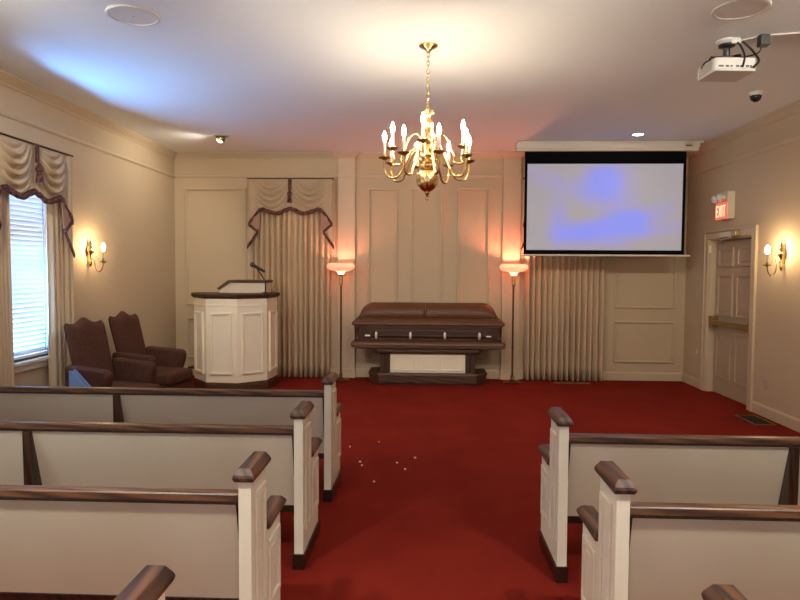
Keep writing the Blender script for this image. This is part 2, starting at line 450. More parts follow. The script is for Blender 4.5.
# ---- swag valances
def strip(pts, w, t=.012):
    """fringe hanging below a line of points (x,y,z)"""
    b = MB(); n = len(pts)
    vs = []
    for x, y, z in pts: vs += [(x, y-t/2, z+w*.35), (x, y-t, z-w*.2), (x, y-t*.4, z-w*.65), (x, y+t/2, z-w*.6), (x, y+t/2, z+w*.35)]
    fs = []
    for i in range(n-1):
        for k in range(5):
            k2 = (k+1) % 5; fs.append((i*5+k, i*5+k2, (i+1)*5+k2, (i+1)*5+k))
    fs.append((0,1,2,3,4)); fs.append(tuple((n-1)*5+k for k in (4,3,2,1,0)))
    return b.add(vs, fs)
PROF = [(0,-.42),(.07,-.445),(.16,-.485),(.24,-.485),(.33,-.46),(.40,-.435),(.45,-.44),(.53,-.53),(.62,-.655)]
def prof(x):
    x = abs(x)
    for (a, p), (c, q) in zip(PROF[:-1], PROF[1:]):
        if x <= c: k = (x-a)/(c-a); k = k if a >= .45 else k*k*(3-2*k); return p + (q-p)*k
    return PROF[-1][1]
def valance(loc, rz, label):
    t = thing('valance', loc, label, 'valance', 'swagged valances', rz)
    for s in (-1, 1):
        def fn(u, v, s=s):
            x = u*.62; zb = prof(x); z = zb*v
            # festoon folds: arcs hung between the tassel and the outer corner
            uu = (x-.04)/.50
            sag = 0 if not 0 < uu < 1 else 4*uu*(1-uu)
            k = (-z) - .20*sag
            env = (0 if not 0 < uu < 1 else math.sin(PI*min(1,uu))**.6)*min(1, v*3)*min(1,(1-v)*5+.25)
            y = -.045 - .02*sag*math.sin(PI*v) - .032*env*math.sin(k*2*PI/.088) 
            if x > .5: y += .012*math.sin((x-.5)*50)
            return (s*x, y, z)
        MB().grid(fn, 36, 44).build('swag', M['valance'], t, smooth=180, solid=.004)
        j = MB()
        def fj(u, v, s=s):
            x0 = .44 + .04*v; x = x0 + (.645-x0)*u
            zb = -.74 - .25*u; zt = -.05
            return (s*x, -.032 + .008*math.sin(u*9), zt + (zb-zt)*v)
        j.grid(fj, 10, 14).build('jabot', M['valance'], t, smooth=180, solid=.004)
        MB().add([(s*.455,-.046,-.44),(s*.60,-.046,-.64),(s*.49,-.046,-.765),(s*.45,-.046,-.70)], [(0,1,2,3)]).build('lining', M['lining'], t, solid=.003)
        pts = [fn(i/30, 1) for i in range(31)]
        strip([(p[0], p[1]-.003, p[2]) for p in pts], .062).build('fringe', M['fringe'], t)
        pts = [(s*(.475+.165*k/10), -.048, -.755-.235*k/10) for k in range(11)]
        strip(pts, .06).build('fringe', M['fringe'], t)
        pts = [(s*(.615-.13*k/8), -.052, -.655-.10*k/8) for k in range(9)]
        strip(pts, .045).build('fringe', M['fringe'], t)
    MB().box(-.63,.63,-.052,.12,0,.02).build('mounting_board', M['valance'], t)
    MB().tube([(-.635,-.055,.004),(.635,-.055,.004)], .008, 8).build('top_cord', M['cord'], t)
    MB().box(-.026,.026,-.088,-.074,-.17,.004).build('ribbon', M['fringe'], t, bevel=.004)
    MB().lathe([(0,.03),(.014,.028),(.02,.01),(.032,-.005),(.038,-.03),(.03,-.045),(.02,-.05),(.026,-.07),(.036,-.15),(0,-.152)], 14, (0,-.10,-.20)).build('tassel', M['fringe'], t, smooth=50)
    return t
valance((-1.985, 9.215, 2.925), 0, 'tan swagged valance with dark tassel over the curtain behind the pulpit')
valance((2.005, 9.215, 2.925), 0, 'tan swagged valance mostly hidden behind the projection screen')
valance((XL+.125, 5.70, 2.745), R(90), 'tan swagged valance with dark tassel over the window blind on the left wall')

# ------------------------------------------------------------------ door
t = setting('door_1')
b = MB()
y0, y1, zt = 7.49, 8.61, 2.04
b.box(XR-.022, XR, y0-.085, y0, 0, zt).box(XR-.022, XR, y1, y1+.085, 0, zt).box(XR-.022, XR, y0-.085, y1+.085, zt, zt+.085)
b.box(XR-.032, XR, y0-.11, y0-.085, 0, zt+.085).box(XR-.032, XR, y1+.085, y1+.11, 0, zt+.085).box(XR-.032, XR, y0-.11, y1+.11, zt+.085, zt+.11)
b.box(XR, XR+.13, y0-.0, y0+.02, 0, zt).box(XR, XR+.13, y1-.02, y1, 0, zt).box(XR, XR+.13, y0+.02, y1-.02, zt-.02, zt)
b.build('door_frame', M['trim'], t, bevel=.004)
leaf = MB(); fx = XR+.075
leaf.box(fx, fx+.045, y0+.025, y1-.035, .01, zt-.035)
lf = leaf.build('door_leaf', M['doorp'], t, bevel=.003)
b = MB()
for u0, u1 in ((7.60,7.99),(8.09,8.49)):
    for z0, z1 in ((1.68,1.92),(1.04,1.58),(.22,.84)):
        b.frame('x', fx, u0, u1, z0, z1, .028, -.018)
        b.box(fx-.007, fx, u0+.06, u1-.06, z0+.06, z1-.06)
b.build('raised_panel', M['doorp'], lf, bevel=.004)
MB().box(XR+.118, XR+.15, y0-.02, y1+.02, 0, zt+.02).build('door_backing', M['doorp'], t)
cb = MB().box(fx-.075, fx-.035, y0+.05, y1-.06, .915, .975).build('crash_bar', M['brassd'], t, bevel=.008)
MB().box(fx-.08, fx, y1-.14, y1-.045, .87, 1.03).box(fx-.07, fx, y0+.035, y0+.11, .89,1.0).build('crash_bar_case', M['brassd'], cb, bevel=.008)
MB().box(fx-.004, fx, y0+.05, y1-.06, .86, .895).build('push_plate', M['doorp'], t)
dc = MB().box(XR-.085, XR-.03, 7.86, 8.17, 2.04, 2.105).build('door_closer', M['doorclose'], t, bevel=.006)
MB().box(XR-.09, XR-.03, 7.74, 7.855, 2.04, 2.11).build('closer_cap', M['brass'], dc, bevel=.01)
MB().tube([(XR-.06,7.90,2.035),(XR-.03,8.2,2.02),(XR+.06,8.45,2.0)], .008).build('closer_arm', M['silver'], dc)
MB().box(XR-.02, XR+.01, 8.575, 8.60, 1.86, 1.96).build('door_sensor', M['platew'], t, bevel=.005)

# ------------------------------------------------------------------ pews
LEN = 2.93
def make_pew(s):
    """s = -1: pew left of the aisle. Local origin: aisle face of the end panel, rear edge, floor. x runs s*LEN away from the aisle"""
    root = thing('pew', (0,0,0), 'pew', 'pew', 'white pews with dark wood caps')
    W = .05; S = s
    prof_ = [(0,.08),(.465,.08),(.465,.545),(.215,.545),(.215,.8215),(0,.8215)]
    for k, (xa, xb) in enumerate(((0, S*W), (S*(LEN-W), S*LEN))):
        ep = MB().prism(prof_, 'x', xa, xb).build('end_panel', M['pewwhite'], root, bevel=.003)
        pm = MB()
        out = xa if k == 0 else xb; d = -S*.011 if k == 0 else S*.011
        for y0, y1, z0, z1 in ((.045,.185,.20,.765),(.245,.43,.20,.49)):
            pm.frame('x', out, y0, y1, z0, z1, .028, d)
            pm.box(out, out+d*.6, y0+.045, y1-.045, z0+.045, z1-.045)
        pm.build('panel_molding', M['pewwhite'], ep, bevel=.004)
        pl = MB().box(xa+S*-.008, xb+S*.008, -.006, .475, 0, .085); pl.build('plinth', M['dark'], root, bevel=.004)
        xm = (xa+xb)/2
        def cap(y0, y1, z0, h, name, root=root, xm=xm):
            c = MB()
            def rect(i): return [(xm-.043+i, y0+i), (xm+.043-i, y0+i), (xm+.043-i, y1-i), (xm-.043+i, y1-i)]
            c.frustum(rect(.008), z0, rect(0), z0+.012)
            c.frustum(rect(0), z0+.012, rect(.001), z0+.024)
            c.frustum(rect(.001), z0+.024, rect(.019), z0+h)
            c.build(name, M['walnut_y'], root, bevel=.0035, seg=2)
        cap(-.022, .238, .8215, .052, 'end_cap')
        cap(.216, .515, .545, .045, 'arm_cap')
    xa, xb = sorted((S*W, S*(LEN-W)))
    # sloping back, painted on the rear
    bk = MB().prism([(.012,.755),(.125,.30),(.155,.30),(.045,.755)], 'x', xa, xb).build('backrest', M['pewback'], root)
    MB().prism([(.120,.265),(.158,.265),(.158,.305),(.118,.305)], 'x', xa, xb).build('lower_rail', M['dark'], root, bevel=.003)
    tr = MB().prism([(.0,.742),(.055,.742),(.055,.768),(.048,.774),(.006,.774),(0,.768)], 'x', xa, xb).build('top_rail', M['walnut_x'], root, bevel=.002)
    MB().prism([(.004,.730),(.05,.730),(.05,.743),(.004,.743)], 'x', xa, xb).build('rail_bead', M['dark'], tr)
    MB().prism([(.15,.42),(.55,.44),(.555,.41),(.55,.40),(.15,.38)], 'x', xa, xb).build('seat', M['walnut_x'], root, bevel=.004)
    MB().box(xa, xb, .50, .53, .30, .405).build('seat_apron', M['walnut_x'], root)
    for q, w_ in ((W, .012), (LEN-W, -.012)):
        MB().prism([(.008,.73),(.03,.73),(.128,.30),(.10,.30)], 'x', S*q, S*(q+w_)).build('end_cleat', M['dark'], root)
    for c in ((1.52 if s < 0 else 1.19), ):
        x = S*c
        MB().prism([(.010,.726),(.030,.726),(.125,.30),(.14,.08),(.35,.08),(.35,0),(.02,0),(.016,.30)], 'x', x-.025, x+.025).build('support', M['walnut_z'], root, bevel=.002)
        MB().box(x-.022, x+.022, .34, .50, 0, .40).build('seat_support', M['walnut_z'], root)
    return root
pl = make_pew(-1); pr_ = make_pew(1)
LBL = ['white pew in the front row left of the aisle, nearest the pulpit',
       'second white pew from the front, left of the aisle',
       'third white pew from the front, left of the aisle',
       'nearest white pew left of the aisle, only its end cap in view']
RBL = ['white pew in the front row right of the aisle, nearest the door',
       'second white pew from the front, right of the aisle',
       'nearest white pew right of the aisle, only its end cap in view']
for k, (l, y) in enumerate(zip(LBL, (4.294,3.299,2.303,1.308))):
    o = pl if k == 0 else dup(pl); o.location = (-.649, y, 0); o['label'] = l
for k, (l, y) in enumerate(zip(RBL, (3.231,2.258,1.284))):
    o = pr_ if k == 0 else dup(pr_); o.location = (.689, y, 0); o['label'] = l

# ------------------------------------------------------------------ armchairs (facing local +x)
def make_chair():
    t = thing('armchair', (0,0,0), '', 'armchair', 'brown upholstered armchairs')
    ct = math.tan(R(14))
    def top(u):   # serpentine crest
        a = abs(u)
        return 1.06 + .055*math.cos(min(1, a/.55)*PI)*.5 + .0275 + (.02*max(0,(a-.7)/.3)) - (0.06*max(0,(a-.9)/.1)**2)
    def surf(side):
        def fn(u_, v):
            u = 2*u_-1; zt = top(u); z = .36 + (zt-.36)*v
            w = .225 + .018*v; y = u*w
            edge = (1-abs(u)**6)**.5 if abs(u) < 1 else 0
            ev = (1-max(0,(v-.85)/.15)**3)**.5 if v < 1 else 0
            th = .055*edge*ev
            x = -.20 - (z-.4)*ct*1.08 + side*th
            return (x, y, z)
        return fn
    b = MB(); b.grid(surf(1), 30, 24); b.grid(surf(-1), 30, 24)
    b.build('backrest', M['chair'], t, smooth=180)
    sc = MB().box(-.25,.40,-.245,.245,.30,.45).build('seat_cushion', M['chair'], t, smooth=180, bevel=.05, seg=4)
    MB().box(-.30,.36,-.27,.27,.19,.31).build('seat_base', M['chair'], t, smooth=60, bevel=.02, seg=3)
    for s in (-1,1):
        a = MB().prism([(-.30,.20),(.20,.20),(.20,.42),(.235,.52),(.25,.60),(.215,.65),(.12,.655),(-.27,.675)], 'y', s*.235, s*.345)
        a.build('arm', M['chair'], t, smooth=180, bevel=.04, seg=4)
        for x, dx in ((.27,.03),(-.27,-.05)):
            MB().tube([(x,s*.25,.20),(x+dx*.4,s*.255,.10),(x+dx,s*.265,0)], [.03,.022,.016], 8).build('leg', M['chairw'], t, smooth=60)
    return t
c1 = make_chair(); c1.location = (-3.11, 6.13, 0); c1.rotation_euler = (0,0,R(-18))
c1['label'] = 'brown wing armchair nearer the window, in front of the curtain'
c2 = dup(c1); c2.location = (-3.165, 7.13, 0); c2.rotation_euler = (0,0,R(-12))
c2['label'] = 'brown wing armchair nearer the pulpit, below the left wall sconce'
# light blue slanted object of unclear use, in front of the near armchair
t = thing('slanted_blue_object', (-3.26, 5.60, 0), 'light blue slanted object standing beside the near armchair, behind the front pew', 'holder')
MB().prism([(0,0),(.40,0),(.40,.25),(.02,.675),(0,.675)], 'y', 0, .012).prism([(0,0),(.40,0),(.40,.25),(.02,.675),(0,.675)], 'y', .07, .082).build('side_card', M['blue'], t)
MB().box(0,.012,.012,.07,0,.66).box(.012,.388,.012,.07,0,.012).build('spine_card', M['blue'], t)

# ------------------------------------------------------------------ pulpit
PA = R(-72.5)
t = thing('pulpit', (-2.605, 8.555, 0), 'white panelled octagonal pulpit with dark wood top', 'pulpit')
def octo(r, back=.22):
    pts = [(r*math.cos(PA+R(45)*k), r*math.sin(PA+R(45)*k)) for k in (-2,-1,0,1,2)]
    d = (-math.cos(PA), -math.sin(PA))
    k = back + (r-.552)
    return pts + [(pts[4][0]+d[0]*k, pts[4][1]+d[1]*k), (pts[0][0]+d[0]*k, pts[0][1]+d[1]*k)]
body = MB().frustum(octo(.552), .13, octo(.552), 1.235).build('body', M['pulpitwhite'], t, bevel=.002)
MB().frustum(octo(.561), 1.125, octo(.561), 1.145).build('band', M['pulpitwhite'], body, bevel=.004)
MB().frustum(octo(.563), 0, octo(.563), .10).frustum(octo(.563), .10, octo(.556), .13).build('plinth', M['bierw'], t, bevel=.003)
MB().frustum(octo(.563), 1.225, octo(.590), 1.25).frustum(octo(.590), 1.25, octo(.594), 1.278).frustum(octo(.594), 1.278, octo(.578), 1.288).build('top', M['mahogd'], t, bevel=.003)
P = octo(.552)
for k in range(4):
    (ax, ay), (bx_, by) = P[k], P[k+1]
    d = Vector((bx_-ax, by-ay, 0)); L = d.length; d.normalize(); nrm = Vector((d.y, -d.x, 0))
    m_ = MB(); fr = MB().frame('y', 0, L/2-.150, L/2+.150, .235, 1.045, .036, -.022); fr.frame('y', 0, L/2-.143, L/2+.143, .242, 1.038, .016, -.030)
    fr.box(L/2-.115, L/2+.115, -.004, 0, .275, 1.005)
    m_.add([Vector((ax,ay,0)) + d*x - nrm*y + Vector((0,0,z)) for x, y, z in fr.v], fr.f)
    m_.build('raised_panel', M['pulpitwhite'], body, bevel=.004)
dk = MB().prism([(-.20,1.286),(.43,1.286),(.43,1.437),(-.07,1.437),(-.20,1.352)], 'y', -.10, .22)
dk = dk.build('reading_desk', M['desk'], t, bevel=.003)
MB().prism([(-.228,1.348),(-.195,1.325),(-.058,1.427),(.45,1.427),(.45,1.460),(-.075,1.460)], 'y', -.125, .24).build('desk_edge', M['mahogd'], dk, bevel=.003)
# microphone on a short stand on the pulpit top
M['micgrille'] = mat('microphone_grille', (.05,.05,.055), .45, metal=.6)
t = thing('microphone', (-2.15, 8.36, 1.2885), 'black microphone on a gooseneck stand on the pulpit top', 'microphone')
MB().lathe([(.045,0),(.045,.008),(.012,.016),(0,.016)], 18).build('base', M['black'], t, smooth=40)
MB().tube(smooth_path([(0,0,.01),(.0,0,.12),(-.02,0,.19),(-.09,-.005,.30),(-.105,-.008,.33)], 6), .009).build('gooseneck', M['black'], t, smooth=60)
d = Vector((-.20,-.02,.115)).normalized()
q = d.to_track_quat('Z','Y').to_matrix()
mc = MB().lathe([(0,0),(.015,.002),(.018,.05),(.022,.15),(.025,.165),(0,.167)], 14, (0,0,0), q)
mc.v = [(x+.0, y-.01, z+.285) for x, y, z in mc.v]
h = mc.build('microphone_body', M['black'], t, smooth=50)
hd = MB().lathe([(0,0),(.026,.004),(.032,.02),(.031,.04),(.018,.058),(0,.062)], 14, (0,0,0), q); hd.v = [(x+d.x*.165, y-.01+d.y*.165, z+.285+d.z*.165) for x, y, z in hd.v]
hd.build('microphone_head', M['micgrille'], h, smooth=60)
t = thing('step_stool', (-3.215, 8.92, 0), 'low dark wooden step stool behind the left side of the pulpit', 'stool')
MB().box(-.165,.165,-.14,.14,.19,.222).build('top', M['dark'], t, bevel=.006)
for sx in (-1,1):
    for sy in (-1,1): MB().box(sx*.12, sx*.155, sy*.10, sy*.13, 0, .19).build('leg', M['dark'], t, bevel=.003)
# ------------------------------------------------------------------ torchieres
def torchiere(x, y, bulbm, label):
    t = thing('floor_lamp', (x, y, 0), label, 'lamp', 'torchiere floor lamps')
    MB().lathe([(.0,0),(.125,0),(.128,.012),(.11,.022),(.06,.032),(.03,.05),(.022,.075),(.03,.09),(.018,.11),(.0,.112)], 24).build('base', M['bronze'], t, smooth=40)
    MB().lathe([(0,.10),(.015,.10),(.014,.5),(.019,.505),(.019,.52),(.014,.525),(.013,1.38),(0,1.38)], 14).build('pole', M['bronze'], t, smooth=40)
    MB().lathe([(0,1.375),(.016,1.375),(.026,1.39),(.03,1.42),(.024,1.44),(.028,1.47),(.026,1.50),(.018,1.515),(.03,1.53),(.032,1.54),(0,1.541)], 18).build('socket', M['brassd'], t, smooth=40)
    sh = MB(); prof_ = [(.03,1.535),(.042,1.55),(.05,1.575),(.075,1.592),(.14,1.604),(.178,1.620),(.196,1.645),(.198,1.668),(.186,1.690),(.17,1.700)]
    n = 32; vs = []; fs = []
    for r, z in prof_:
        for k in range(n): vs.append((r*math.cos(2*PI*k/n), r*math.sin(2*PI*k/n), z))
    for i in range(len(prof_)-1):
        for k in range(n): fs.append((i*n+k, i*n+(k+1) % n, (i+1)*n+(k+1) % n, (i+1)*n+k))
    sh.add(vs, fs).build('lamp_shade', M['opal'], t, smooth=180, solid=.004)
    MB().lathe([(0,1.541),(.014,1.545),(.016,1.56),(.03,1.582),(.034,1.60),(.026,1.625),(0,1.635)], 14).build('bulb', bulbm, t, smooth=180)
    return t
torchiere(-1.225, 9.04, M['tbulb_l'], 'bronze torchiere floor lamp with pink glowing bowl, left of the casket')
torchiere(1.245, 9.04, M['tbulb_r'], 'bronze torchiere floor lamp with bright white bowl, right of the casket')

# ------------------------------------------------------------------ bier and casket
t = thing('bier', (.03, 9.0, 0), 'dark wood bier with white panelled front carrying the casket', 'bier')
def chamf(hx, hy, c): return [(-hx+c,-hy),(hx-c,-hy),(hx,-hy+c),(hx,hy),(-hx,hy),(-hx,-hy+c)]
MB().frustum(chamf(.80,.22,.12), .0, chamf(.80,.22,.12), .03).frustum(chamf(.83,.25,.15), .03, chamf(.83,.25,.15), .135).frustum(chamf(.845,.265,.15), .135, chamf(.835,.255,.15), .17).build('base', M['bierw'], t, bevel=.004)
MB().box(-.66,.66,-.19,.20,.17,.44).build('core', M['bierw'], t)
fp = MB().box(-.525,.525,-.215,-.19,.172,.44).build('front_panel', M['pulpitwhite'], t, bevel=.002)
b = MB()
for x0, x1 in ((-.49,-.18),(-.15,.15),(.18,.49)): b.frame('y', -.215, x0, x1, .20, .41, .022, -.018)
b.build('panel_molding', M['pulpitwhite'], fp, bevel=.003)
for s in (-1,1):
    MB().box(s*.525, s*.585, -.225, -.19, .172, .44).box(s*.605, s*.665, -.215, -.18, .172, .44).build('corner_post', M['mahogd'], t, bevel=.006)
MB().frustum(chamf(.72,.25,.06), .44, chamf(.76,.27,.06), .465).frustum(chamf(.76,.27,.06), .465, chamf(.76,.27,.06), .505).build('top', M['bierw'], t, bevel=.004)

t = thing('casket', (.03, 9.0, .506), 'closed brown wooden casket with silver handles resting on the bier', 'casket')
def rect(hx, hy, c=.03): return [(-hx+c,-hy),(hx-c,-hy),(hx,-hy+c),(hx,hy-c),(hx-c,hy),(-hx+c,hy),(-hx,hy-c),(-hx,-hy+c)]
MB().frustum(rect(1.072,.275), .02, rect(1.072,.275), .045).frustum(rect(1.072,.275), .045, rect(1.080,.285), .055).frustum(rect(1.080,.285), .055, rect(1.072,.275), .09).frustum(rect(1.072,.275), .09, rect(1.02,.245), .115).frustum(rect(1.0,.22), 0, rect(1.0,.22), .02).build('base_molding', M['mahog'], t, bevel=.003)
bd = MB().frustum(rect(1.02,.245), .11, rect(1.03,.255), .315).build('body', M['mahogd'], t, bevel=.003)
b = MB(); b.frame('y', -.2525, -.80, .80, .135, .27, .014, -.008)
b.build('panel_molding', M['mahog'], bd, bevel=.003)
for s in (-1,1):
    MB().lathe([(.03,.12),(.034,.125),(.034,.15),(.026,.16),(.026,.275),(.034,.285),(.034,.31),(.03,.315)], 12, (s*.985,-.235,0)).build('corner_column', M['mahogd'], bd, smooth=40)
MB().frustum(rect(1.035,.26), .315, rect(1.035,.26), .33).frustum(rect(1.05,.272), .33, rect(1.065,.285), .345).frustum(rect(1.065,.285), .345, rect(1.062,.282), .368).frustum(rect(1.062,.282), .368, rect(1.03,.262), .40).frustum(rect(1.03,.262), .40, rect(.985,.225,.05), .435).build('rim', M['mahog'], t, bevel=.003)
# domed lid in two leaves
def lid(x0, x1, end):
    nx, ny = 18, 14
    def fn(u, v):
        x = x0 + (x1-x0)*u; hx = .975
        e = max(0, min(1, (hx-abs(x))/.20)); q = 1-(1-e)**2
        yy = 2*v-1
        hgt = .205*math.sqrt(max(0, 1-abs(yy)**2.4))*(q**.62 if e < 1 else 1)
        return (x, yy*.225, .43 + hgt)
    return MB().grid(fn, nx, ny)
for nm, a, c in (('lid_head',-.975,-.0385),('lid_foot',-.0345,.975)):
    lid(a, c, 0).build('lid', M['mahogl'] if 'mahogl' in M else M['mahog'], t, smooth=60, solid=.012)
hb = MB().tube([(-.80,-.305,.192),(.80,-.305,.192)], .012, 10)
hb = hb.build('handle_bar', M['mahogd'], t, smooth=60)
for x in (-.80,.80):
    s = 1 if x > 0 else -1
    MB().lathe([(0,0),(.012,0),(.014,.02),(.013,.07),(0,.075)], 12, (x-s*.0,-.305,.192), Matrix.Rotation(s*PI/2, 3, 'Y')).build('bar_tip', M['silver'], hb, smooth=50)
for x in (-.715,-.24,.235,.71):
    b = MB().lathe([(0,-.052),(.012,-.048),(.018,-.03),(.020,0),(.018,.03),(.012,.045),(0,.052)], 12, (x,-.318,.200))
    b.box(x-.009,x+.009,-.315,-.25,.20,.225)
    b.build('handle_lug', M['silver'], t, smooth=60)

# ------------------------------------------------------------------ chandelier
CX, CY = .003, 4.9
t = thing('chandelier', (CX, CY, H), 'polished brass twelve-candle chandelier hanging from the ceiling', 'chandelier')
MB().lathe([(0,0),(.072,0),(.072,-.008),(.06,-.018),(.03,-.03),(.018,-.045),(.01,-.055),(0,-.056)], 24).build('canopy', M['brass'], t, smooth=40)
b = MB(); z = -.055; k = 0
while z > -.455:
    pts = []
    for i in range(13):
        a = 2*PI*i/12; u = .010*math.sin(a); w = .020*math.cos(a) - .018
        pts.append((u, 0, z+w) if k % 2 == 0 else (0, u, z+w))
    b.tube(pts, .0032, 6); z -= .031; k += 1
b.build('chain', M['brass'], t, smooth=60)
zb = lambda z: z - H
prof_ = [(0,2.875),(.008,2.875),(.012,2.86),(.022,2.852),(.028,2.835),(.055,2.825),(.05,2.81),(.028,2.80),(.022,2.785),(.036,2.765),(.05,2.735),(.046,2.70),(.028,2.675),(.022,2.655),
         (.042,2.645),(.05,2.63),(.05,2.60),(.042,2.59),(.026,2.575),(.036,2.555),(.056,2.535),(.06,2.515),(.06,2.49),(.05,2.48),(.03,2.465),(.028,2.445),(.05,2.43),(.064,2.41),(.06,2.395),(.046,2.385),
         (.065,2.365),(.082,2.33),(.086,2.30),(.08,2.27),(.06,2.24),(.034,2.222),(.016,2.214),(.02,2.204),(.012,2.194),(.008,2.185),(0,2.182)]
MB().lathe([(r, zb(z)) for r, z in prof_], 28).build('column', M['brass'], t, smooth=30)
b = MB()
b.tube([(.013*math.cos(2*PI*i/16), 0, zb(2.167)+.013*math.sin(2*PI*i/16)) for i in range(17)], .003, 6).build('pull_ring', M['brass'], t, smooth=60)
b = MB()
for k in range(8):     # leaf scrolls round the hub
    a = 2*PI*k/8 + .3
    for z0, r0 in ((2.56,.05),(2.44,.055)):
        pts = []
        for i in range(15):
            th = i/14*1.6*PI; rr = .034*(1-.55*i/14)
            pts.append((r0+.034-rr*math.cos(th), z0+rr*math.sin(th)))
        MB().tube([(p*math.cos(a), p*math.sin(a), zb(q)) for p, q in pts], .0045, 6).build('scroll', M['brass'], t, smooth=60)
def arm(ang, Rr, ztop, zlow, zpan, label=None):
    a = ang; ca, sa = math.sin(a), -math.cos(a)     # angle 0 faces the camera side, positive to the right
    def pt(r, z): return (r*ca, r*sa, zb(z))
    h = ztop - zlow
    pth = [pt(.045, ztop-.045), pt(.085, ztop-.005), pt(.125, ztop-.02), pt(.155, ztop-.07), pt(.18, zlow+.5*h-.02), pt(.205, zlow+.05), pt(.235+(Rr-.335)*.5, zlow+.006), pt((.235+Rr)/2+.015, zlow+.002), pt(Rr-.012, zlow+.035), pt(Rr, zlow+.08), pt(Rr, zpan)]
    o = MB().tube(smooth_path(pth, 5), .0092, 8).build('arm', M['brass'], t, smooth=60)
    c = (Rr*ca, Rr*sa, zb(zpan))
    MB().lathe([(0,-.012),(.012,-.012),(.018,-.004),(.042,.004),(.047,.012),(.044,.012),(.02,.006),(.016,.012),(.018,.03),(.014,.034),(0,.034)], 18, c).build('drip_pan', M['brassd'], o, smooth=40)
    MB().lathe([(0,.03),(.0115,.03),(.0115,.125),(.009,.13),(0,.13)], 12, c).build('candle', M['candle'], o, smooth=40)
    MB().lathe([(0,.13),(.008,.131),(.013,.142),(.016,.158),(.014,.176),(.008,.194),(.003,.206),(0,.21)], 10, c).build('bulb', M['bulb'], o, smooth=180)
for k in range(8): arm(R(14+45*k), .335, 2.545, 2.318, 2.455)
for k in range(4): arm(R(-7+90*k), .272, 2.665, 2.43, 2.548)

# ------------------------------------------------------------------ wall sconces
def sconce(x, y, s, label):
    """s = +1 on the left wall (reaches to +x)"""
    t = thing('wall_sconce', (x, y, 1.72), label, 'sconce', 'brass wall sconces')
    MB().lathe([(0,.245),(.004,.24),(.006,.21),(.012,.19),(.02,.165),(.012,.15),(.02,.14),(.036,.12),(.044,.095),(.04,.07),(.026,.05),(.014,.04),(.010,.02),(.012,-.02),(.02,-.05),(.012,-.08),(0,-.10)], 18, (s*.03,0,0)).build('backplate', M['brass'], t, smooth=40)
    MB().box(0, s*.032, -.012,.012,-.02,.10).build('bracket', M['brass'], t)
    pth = [(.03,-.005),(.06,.0),(.078,-.03),(.085,-.08),(.10,-.125),(.125,-.145),(.155,-.13),(.172,-.09),(.178,-.05),(.178,-.03)]
    a = MB().tube(smooth_path([(s*p, 0, q) for p, q in pth], 5), .0065, 8).build('arm', M['brassd'], t, smooth=60)
    pts = [(s*(.10+.022*(1-i/16)*math.cos(-.5+i/16*5)), 0, .005+.03*(1-i/20)*math.sin(-.5+i/16*5)) for i in range(17)]
    MB().tube(pts, .004, 6).build('scroll', M['brassd'], t, smooth=60)
    c = (s*.178, 0, -.04)
    MB().lathe([(0,-.012),(.010,-.012),(.014,-.004),(.036,.002),(.042,.010),(.038,.010),(.014,.006),(.013,.02),(.017,.032),(.012,.04),(0,.04)], 18, c).build('drip_pan', M['brassd'], t, smooth=40)
    MB().lathe([(0,.04),(.010,.04),(.010,.125),(0,.126)], 12, c).build('candle', M['candle'], t, smooth=40)
    MB().lathe([(0,.126),(.010,.128),(.019,.145),(.0225,.165),(.020,.185),(.011,.205),(.003,.215),(0,.217)], 12, c).build('bulb', M['sbulb'], t, smooth=180)
sconce(XL, 6.91, 1, 'brass candle sconce on the left wall above the armchairs')
sconce(XR, 6.84, -1, 'brass candle sconce on the right wall beside the door')

# ------------------------------------------------------------------ projection screen
SY = 8.55
t = thing('projection_screen', (2.36, SY, 1.80), 'pull-down projection screen with black border showing a blue picture', 'screen')
cs = MB().box(-1.18,1.21,-.06,.07,1.43,1.50).prism([(-.05,1.43),(.06,1.43),(.05,1.395),(-.04,1.395)], 'x', -1.17, 1.20).box(-1.165,1.26,-.045,.08,1.50,1.526)
cs = cs.build('case', M['whitemetal'], t, bevel=.006)
MB().box(1.02,1.10,-.064,-.058,1.455,1.47).build('case_slot', M['black'], cs)
fb = MB().box(-1.055,1.06,-.004,.004,.03,1.40).build('screen_fabric', M['blackfab'], t)
b = MB().box(-1.02,1.02,-.0065,-.004,-.571,.571); pic = b.build('picture_area', M['screenpic'], fb)
pic.location = (0,0,.661)
MB().tube([(-1.10,0,.02),(1.14,0,.02)], .014, 10).build('bottom_bar', M['whitemetal'], t, smooth=60)
# ------------------------------------------------------------------ projector and ceiling things
t = thing('projector', (2.215, 4.86, H), 'white projector hanging from the ceiling on a black mount', 'projector', rz=R(3))
MB().lathe([(0,-.001),(.075,-.001),(.075,-.012),(.055,-.03),(0,-.032)], 20).build('ceiling_plate', M['projw'], t, smooth=40)
mt = MB().lathe([(0,-.03),(.058,-.03),(.058,-.045),(.028,-.055),(.024,-.06),(.024,-.125),(.05,-.13),(0,-.135)], 18).build('mount', M['black'], t, smooth=40)
b = MB()
for a in (20,110,200,290):
    ca, sa = math.cos(R(a)), math.sin(R(a)); b.tube([(.02*ca,.02*sa,-.128),(.14*ca,.10*sa,-.135),(.16*ca,.115*sa,-.165)], .010, 6)
b.box(-.07,.07,-.06,.06,-.15,-.13).build('mount_spider', M['black'], mt, bevel=.003)
pb = MB().frustum(rect(.15,.135,.015), -.262, rect(.155,.14,.015), -.25).frustum(rect(.155,.14,.015), -.25, rect(.15,.135,.015), -.165).build('body', M['projw'], t, bevel=.006)
b = MB()
for i, x in enumerate((-.125,-.105,-.075,-.04,0,.03,.07,.10)): b.box(x, x+(.014 if i % 2 else .022), -.142,-.136,-.235,-.222)
b.build('ports', M['black'], pb)
